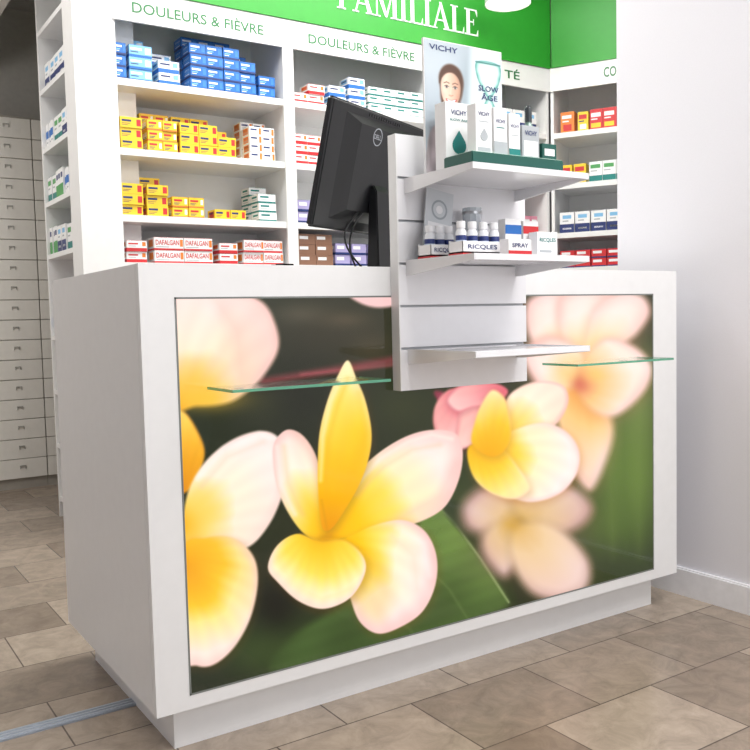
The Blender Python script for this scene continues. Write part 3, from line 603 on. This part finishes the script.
# ---------------------------------------------------------------- top display shelf goods
def sx(px,y,z=0): return on(1,px,200,y).x
ya=-.085; ax=sx(427,ya); bx_=sx(503,ya); ch=on(1,428,38,ya).z-z1
scd=thing('showcard','tall printed showcard with a smiling woman and green hourglass picture','showcard',(ax,ya,z1),0)
cwid=bx_-ax
MB().box(-.0015,cwid+.0015,.0004,.007,0,ch).build('board',CB['white'],scd)
MB().prismx([(.007,0),(.045,0),(.007,ch*.6)],cwid*.5-.001,cwid*.5+.001).build('easel_back',CB['grey'],scd)
def card(X,Y):   # X 0..100, Y 0..170 (down)
    C=Canvas(X,Y,(190,202,210)); C.blob(30,70,50,80,(160,174,184),.7); C.blob(10,30,40,40,(208,218,224),.6); C.blob(54,60,10,60,(140,158,164),.4)
    C.shape([(60,2),(99,2),(99,168),(58,168)],(214,228,232),6,2)
    def gl(X,Y,d): return ramp(np.clip(d/7+.05*np.sin(Y*.5),0,1),[(0,(60,140,132)),(.25,(140,200,190)),(.6,(206,232,226)),(1,(232,244,240))])
    C.shape([(66,18),(82,14),(98,18),(98,36),(91,52),(83,62),(75,52),(67,36)],gl,.8)
    C.shape([(83,60),(91,72),(98,88),(99,108),(84,114),(67,108),(68,88),(75,72)],gl,.8)
    C.shape([(70,92),(84,86),(96,92),(97,107),(84,111),(69,107)],(90,176,160),2,a=.8)
    C.line([(66,17),(98,17)],1,(40,110,104),.8,.8); C.line([(67,112),(99,112)],1,(40,110,104),.8,.8)
    def shirt(X,Y,d): 
        v=.05*np.sin(X*.35+Y*.12)+.04*np.sin(X*.15-Y*.22); return np.array((226,216,220.))*(1+v)[:,None]*(.84+.16*ss(0,9,d))[:,None]
    # hair swept back, neck, shoulders
    C.shape([(19,58),(18,42),(24,30),(34,26),(44,31),(49,44),(48,58),(45,70),(40,78),(22,78)],(92,64,48),2.2)
    C.shape([(25,74),(40,72),(42,92),(47,106),(32,120),(17,104),(24,92)],(218,172,146),1.4)
    C.shape([(2,172),(2,130),(8,110),(20,99),(26,108),(33,128),(41,108),(46,98),(56,108),(62,132),(63,172)],shirt,1.3)
    def skin(X,Y,d):
        t=ss(22,46,X); return (np.array((250,218,196.))*(1-t)[:,None]+np.array((214,168,142.))*t[:,None])*(.88+.12*ss(0,5,d))[:,None]
    C.shape([(20,52),(23,40),(31,34),(40,38),(45,51),(44,65),(39,77),(32.5,82),(26,78),(21,66)],skin,1.0)
    C.shape([(18,52),(20,38),(28,29),(38,29),(46,38),(47,52),(43,43),(36,37),(28,38),(22,44)],(88,60,45),1.2,a=.95)
    for ex in (27.3,38.2):
        C.line([(ex-3.2,50.6),(ex,49.0),(ex+3.2,50.2)],.5,(92,62,48),.8,.9)
        C.shape([(ex-2.8,55),(ex,53.4),(ex+2.8,55),(ex,56.6)],(250,246,242),.5,4); C.blob(ex,55,1.5,1.6,(46,34,30),1); C.line([(ex-3,54.6),(ex,53),(ex+3,54.5)],.35,(60,40,34),.5,.9)
    C.line([(33,56),(32,63)],.5,(252,224,204),1,.6); C.line([(30.4,65),(32.6,66),(35.2,64.8)],.5,(182,126,104),.9,.8)
    C.shape([(26,69.6),(32.8,71),(40,69.2),(37.4,74.6),(33,76.2),(28.6,74.6)],(196,84,88),.6); C.shape([(27.6,70.4),(32.8,71.6),(38.4,70.1),(36.4,73.4),(33,74.4),(29.6,73.4)],(255,252,250),.5)
    C.blob(24.5,66,3,4,(244,186,168),.4); C.blob(41.5,66,2.6,4,(214,150,130),.4)
    C.shape([(40,118),(41,104),(46,92),(50,84),(53,82),(54,90),(57,86),(58,94),(56,106),(52,118),(48,128)],skin,1.0)
    for k in range(3): C.line([(48+k*2.6,99+k),(50.5+k*2.4,88+k)],.3,(190,142,120),.7,.7)
    C.shape([(40,118),(50,116),(56,130),(56,172),(38,172)],shirt,1.3)
    return C.c
picture('printed_face',0,cwid,.002,ch-.002,0,150,250,homog([(0,1),(1,1),(1,0),(0,0)],[(0,0),(100,0),(100,170),(0,170)]),card,printmat('showcard_print',.0,1,.35),scd)
MB().text('VICHY',cwid*.24,-.001,ch*.945,cwid*.36,ch*.04).build('lettering',CB['navy'],scd)
MB().text('SLOW',cwid*.82,-.0012,ch*.705,cwid*.27,ch*.042).build('lettering',CB['navy'],scd)
MB().text('ÂGE',cwid*.83,-.0012,ch*.645,cwid*.22,ch*.052).build('lettering',CB['navy'],scd)
def carton(pl,pr,pt_,y,z,base,label,marks,text,dep=None,rz=0,name='carton',hfix=None):
    a=sx(pl,y); b=sx(pr,y); h=hfix or on(1,(pl+pr)/2,pt_,y).z-z; w=b-a; dep=dep or w
    t=thing(name,label,'box',((a+b)/2,y+dep/2,z),rz)
    MB().box(-w/2,w/2,-dep/2,dep/2,0,h).build('box',CB[base],t,bevel=.0008,seg=1)
    for u0,u1,v0,v1,c in marks: MB().box(-w/2+u0*w,-w/2+u1*w,-dep/2-.0005,-dep/2+.0002,v0*h,v1*h).build('printed_band',CB[c],t)
    for s,cx,cz,tw,thh,c in text: MB().text(s,-w/2+cx*w,-dep/2-.0011,cz*h,tw*w,thh*h).build('lettering',CB[c],t)
    return t,w,dep,h
ra=sx(472,-.262); rb=sx(563,-.262); rh=.030
rs=thing('riser_tray','dark green riser platform under the white cartons at the shelf front','tray',((ra+rb)/2,-.215,z1))
MB().box(-(rb-ra)/2,(rb-ra)/2,-.05,.05,0,rh).build('platform',CB['dgreen'],rs,bevel=.002)
MB().box(-(rb-ra)/2+.004,(rb-ra)/2-.004,-.046,.046,rh,rh+.0015).build('top_sheet',M_('pale_green',(190,220,205)),rs)
zr_=z1+rh+.0018
def drop(t,w,dep,h,c='teal',cz=.34,s=.30):
    m=MB(); pts=[(0,cz*h+s*w*1.7)]
    for k in range(13):
        a=math.radians(30-k*20); pts.append((s*w*math.cos(a),cz*h+s*w*math.sin(a)))
    m.prism(pts,-dep/2-.0012,-dep/2-.0002); return m.build('printed_drop',CB[c],t)
c1=carton(447,473,103,-.155,z1,'white','white carton with green drop picture in front of the showcard',[(0,1,0,.06,'teal'),(.3,.7,.2,.22,'grey')],[('VICHY',.5,.86,.6,.07,'navy'),('SLOW ÂGE',.5,.76,.7,.04,'teal')],dep=.04); drop(*c1,cz=.40,s=.26)
c2=carton(477,493,104,-.235,zr_,'white','taller white carton standing on the riser next to the drop carton',[(.1,.9,.06,.14,'grey'),(.2,.8,.64,.66,'grey')],[('VICHY',.5,.8,.7,.08,'navy')],dep=.03); drop(*c2,c='grey',cz=.36,s=.22)
c3=carton(495,508,108,-.235,zr_,'white','narrower white carton on the riser beside the taller carton',[(.0,1,.0,.3,'grey'),(.2,.8,.58,.60,'teal')],[('VICHY',.5,.72,.75,.08,'navy')],dep=.028)
c4=carton(510,521,114,-.235,zr_,'white','slim white carton with teal foot in the middle of the riser',[(.0,1,.0,.2,'teal'),(.2,.8,.5,.52,'grey')],[('VICHY',.5,.72,.8,.07,'navy')],dep=.028)
c5=carton(523,540,126,-.235,zr_,'grey','low grey carton with pale panel at the riser right side',[(.1,.9,.1,.55,'white')],[('VICHY',.5,.78,.7,.14,'navy')],dep=.03)
bxm=sx(527,-.175); br_=.014; bh=on(1,527,107,-.175).z-zr_
bt=thing('serum_bottle','small grey-green bottle with dark cap behind the low grey carton','bottle',(bxm,-.183,zr_))
MB().lathe([(br_*.8,0),(br_,.004),(br_,bh*.55),(br_*.85,bh*.64),(br_*.5,bh*.7),(br_*.5,bh*.72)],seg=28).build('glass_body',mat('bottle_grey_green',(120,150,140),.12,coat=.5),bt)
MB().lathe([(br_*.6,bh*.72),(br_*.6,bh*.95),(br_*.4,bh),(br_*.05,bh)],seg=24).build('cap',mat('cap_dark',(50,56,60),.25),bt)
carton(543,557,144,-.24,zr_,'dgreen','small dark green pack at the right end of the riser',[(.15,.85,.3,.7,'white')],[],dep=.03)
# ---------------------------------------------------------------- middle shelf goods
lf=thing('leaflet_holder','tilted pale leaflet with ring picture at the left of the middle shelf','holder',(sx(433,-.055),-.062,z2),0)
lw=.082; lh=.165
o=MB().box(-lw/2,lw/2,-.002,.002,0,lh).build('leaflet',M_('leaflet_grey',(206,210,214)),lf); RT=(-.08,.16,0); o.rotation_euler=RT; o.location=(0,0,.008)
rg=MB(); seg=30
for (r1,r2,cz,mi) in ((.024,.019,.118,0),(.010,.0,.118,1)):
    for k in range(seg):
        a=2*PI*k/seg; b=2*PI*(k+1)/seg; rg.add([(r1*math.cos(a),-.0026,cz+r1*math.sin(a)),(r1*math.cos(b),-.0026,cz+r1*math.sin(b)),(r2*math.cos(b),-.0026,cz+r2*math.sin(b)),(r2*math.cos(a),-.0026,cz+r2*math.sin(a))],[(0,1,2,3)],mi)
rg.box(-.032,.032,-.0026,-.0022,.03,.085,1)
g=rg.build('printed_ring',[M_('ring_grey',(160,168,174)),M_('ring_pale',(236,236,238))],lf); g.rotation_euler=RT; g.location=(0,0,.008)
f2=MB(); f2.box(-lw/2-.004,lw/2+.004,-.012,-.010,0,.05); f2.box(-lw/2-.004,lw/2+.004,-.012,.02,-.0,.002); f2.build('clear_pocket',GLASS,lf)
tb_=thing('faceted_tumbler','silver grey faceted tumbler behind the bottles on the middle shelf','tumbler',(sx(472,-.075),-.075,z2))
MB().lathe([(.018,0),(.021,.02),(.024,.115),(.024,.130),(.022,.130),(.019,.02),(.0,.012)],seg=10,sm=False).build('body',mat('silver_grey',(190,196,202),.25,metal=.3),tb_)
MB().lathe([(.0245,.114),(.0252,.118),(.0245,.122)],seg=10).build('rim',CHR,tb_)
def bottle(x,y,z,label,group):
    t=thing('small_bottle',label,'bottle',(x,y,z),0,group)
    MB().lathe([(.0105,0),(.0122,.002),(.0122,.044),(.009,.050),(.008,.052)],seg=20).build('body',mat('bottle_white',(238,240,244),.25),t)
    MB().lathe([(.0125,.010),(.0125,.036)],seg=20).build('label_wrap',mat('bottle_label_navy',(38,56,120),.4),t)
    MB().lathe([(.0127,.020),(.0127,.025)],seg=20).build('label_stripe',mat('bottle_label_stripe',(200,214,236),.4),t)
    MB().lathe([(.0100,.052),(.0100,.066),(.009,.068),(.0,.068)],seg=18).build('cap',mat('bottle_cap_white',(242,242,244),.35),t)
zt=z2+.012
def lowtray(pl,pr,y,label,dep=.05,h=.034):
    a=max(sx(pl,y),xa+.003); b=sx(pr,y); w=b-a
    t=thing('carton_tray',label,'tray',((a+b)/2,y+dep/2,z2))
    m=MB(); m.box(-w/2,w/2,-dep/2,-dep/2+.0015,0,h); m.box(-w/2,w/2,dep/2-.0015,dep/2,0,h*1.1); m.box(-w/2,-w/2+.0015,-dep/2,dep/2,0,h); m.box(w/2-.0015,w/2,-dep/2,dep/2,0,h); m.box(-w/2,w/2,-dep/2,dep/2,0,.011)
    m.build('tray_box',CB['white'],t)
    MB().box(-w/2,w/2,-dep/2-.0006,-dep/2,0,h*.22).build('printed_band',CB['red'],t)
    MB().box(-w/2-.0006,-w/2,-dep/2,dep/2,0,h*.22).build('printed_band',CB['red'],t)
    MB().box(w*.36,w*.47,-dep/2-.0006,-dep/2,h*.35,h*.9).build('printed_badge',CB['sky'],t)
    MB().text('RICQLES',-w*.06,-dep/2-.001,h*.62,w*.66,h*.34).build('lettering',CB['navy'],t); return (a+b)/2,w
cx1,w1=lowtray(408,460,-.125,'low white carton tray with red foot holding the leftmost bottles'); cx2,w2=lowtray(462,506,-.225,'low white carton tray with red foot in the middle of the middle shelf')
n1=max(3,int((w1-.006)/.0262)); n2=max(3,int((w2-.006)/.0262))
for k in range(n1): bottle(cx1-w1/2+.016+k*(w1-.032)/(n1-1),-.10,zt,'small white bottle with navy wrap in the left carton tray','bottles in the left tray')
for k in range(n2): bottle(cx2-w2/2+.016+k*(w2-.032)/(n2-1),-.20,zt,'small white bottle with navy wrap in the middle carton tray','bottles in the middle tray')
carton(508,531,239,-.275,z2,'white','white spray carton with red foot and navy word near the shelf front',[(0,1,0,.3,'red')],[('SPRAY',.5,.62,.7,.26,'navy')],dep=.03)
carton(505,521,219,-.20,z2,'white','taller white and blue carton behind the spray carton',[(.0,1,.62,.85,'blue')],[],dep=.025)
carton(523,538,221,-.20,z2,'white','white carton with red band beside the blue banded one',[(.0,1,.66,.86,'red')],[],dep=.025)
carton(537,557,232,-.235,z2,'white','white carton with teal lettering at the right end of the middle shelf',[(.1,.7,.2,.3,'grey')],[('RICQLES',.5,.68,.8,.18,'teal')],dep=.03)
# ---------------------------------------------------------------- lamp
lp=on(2,508,4,2.52); lt=thing('ceiling_spotlight','round white ceiling spotlight hanging in front of the green sign','lamp',(lp.x,lp.y,0))
MB().lathe([(.0,2.60),(.10,2.60),(.115,2.52),(.118,2.52),(.118,2.66),(.03,2.70),(.0,2.70)],seg=36).build('shade',mat('lamp_white',(240,240,240),.35),lt)
MB().lathe([(.0,2.535),(.108,2.535)],seg=36).build('diffuser',mat('lamp_diffuser',(255,252,245),.5,emit=3),lt)
MB().lathe([(.012,2.70),(.012,CZ)],seg=12).build('rod',CHR,lt)
# ---------------------------------------------------------------- lights
def area(name,loc,sx_,sy_,e_,rot=(0,0,0),col=(1,1,1)):
    l=bpy.data.lights.new(name,'AREA'); l.shape='RECTANGLE'; l.size=sx_; l.size_y=sy_; l.energy=e_; l.color=col
    o=bpy.data.objects.new(name,l); COL.objects.link(o); o.location=loc; o.rotation_euler=rot
area('ceiling_light_front',(1.1,-1.7,2.95),1.6,1.2,66,col=(1,.98,.955))
area('ceiling_light_shop',(1.6,1.1,2.95),2.4,.9,68,col=(1,.98,.955))
area('ceiling_light_left',(-.6,1.6,2.95),1.2,1.0,21,col=(1,.975,.94))
area('front_area_light',(1.0,-3.8,1.7),3,2.0,50,(PI/2,0,0),(.98,.985,1))  # broad area light behind the camera facing the counter, no window modelled
l=bpy.data.lights.new('drawer_aisle_fill','POINT'); l.energy=20; l.shadow_soft_size=.25; l.color=(1,.97,.93); o=bpy.data.objects.new('drawer_aisle_fill',l); COL.objects.link(o); o.location=(-.9,2.5,1.9)  # added fill without a fixture, brightens the lowered ceiling and back wall
w=bpy.data.worlds.new('world'); S.world=w; w.use_nodes=True; w.node_tree.nodes['Background'].inputs[0].default_value=(.95,.96,1,1); w.node_tree.nodes['Background'].inputs[1].default_value=.45
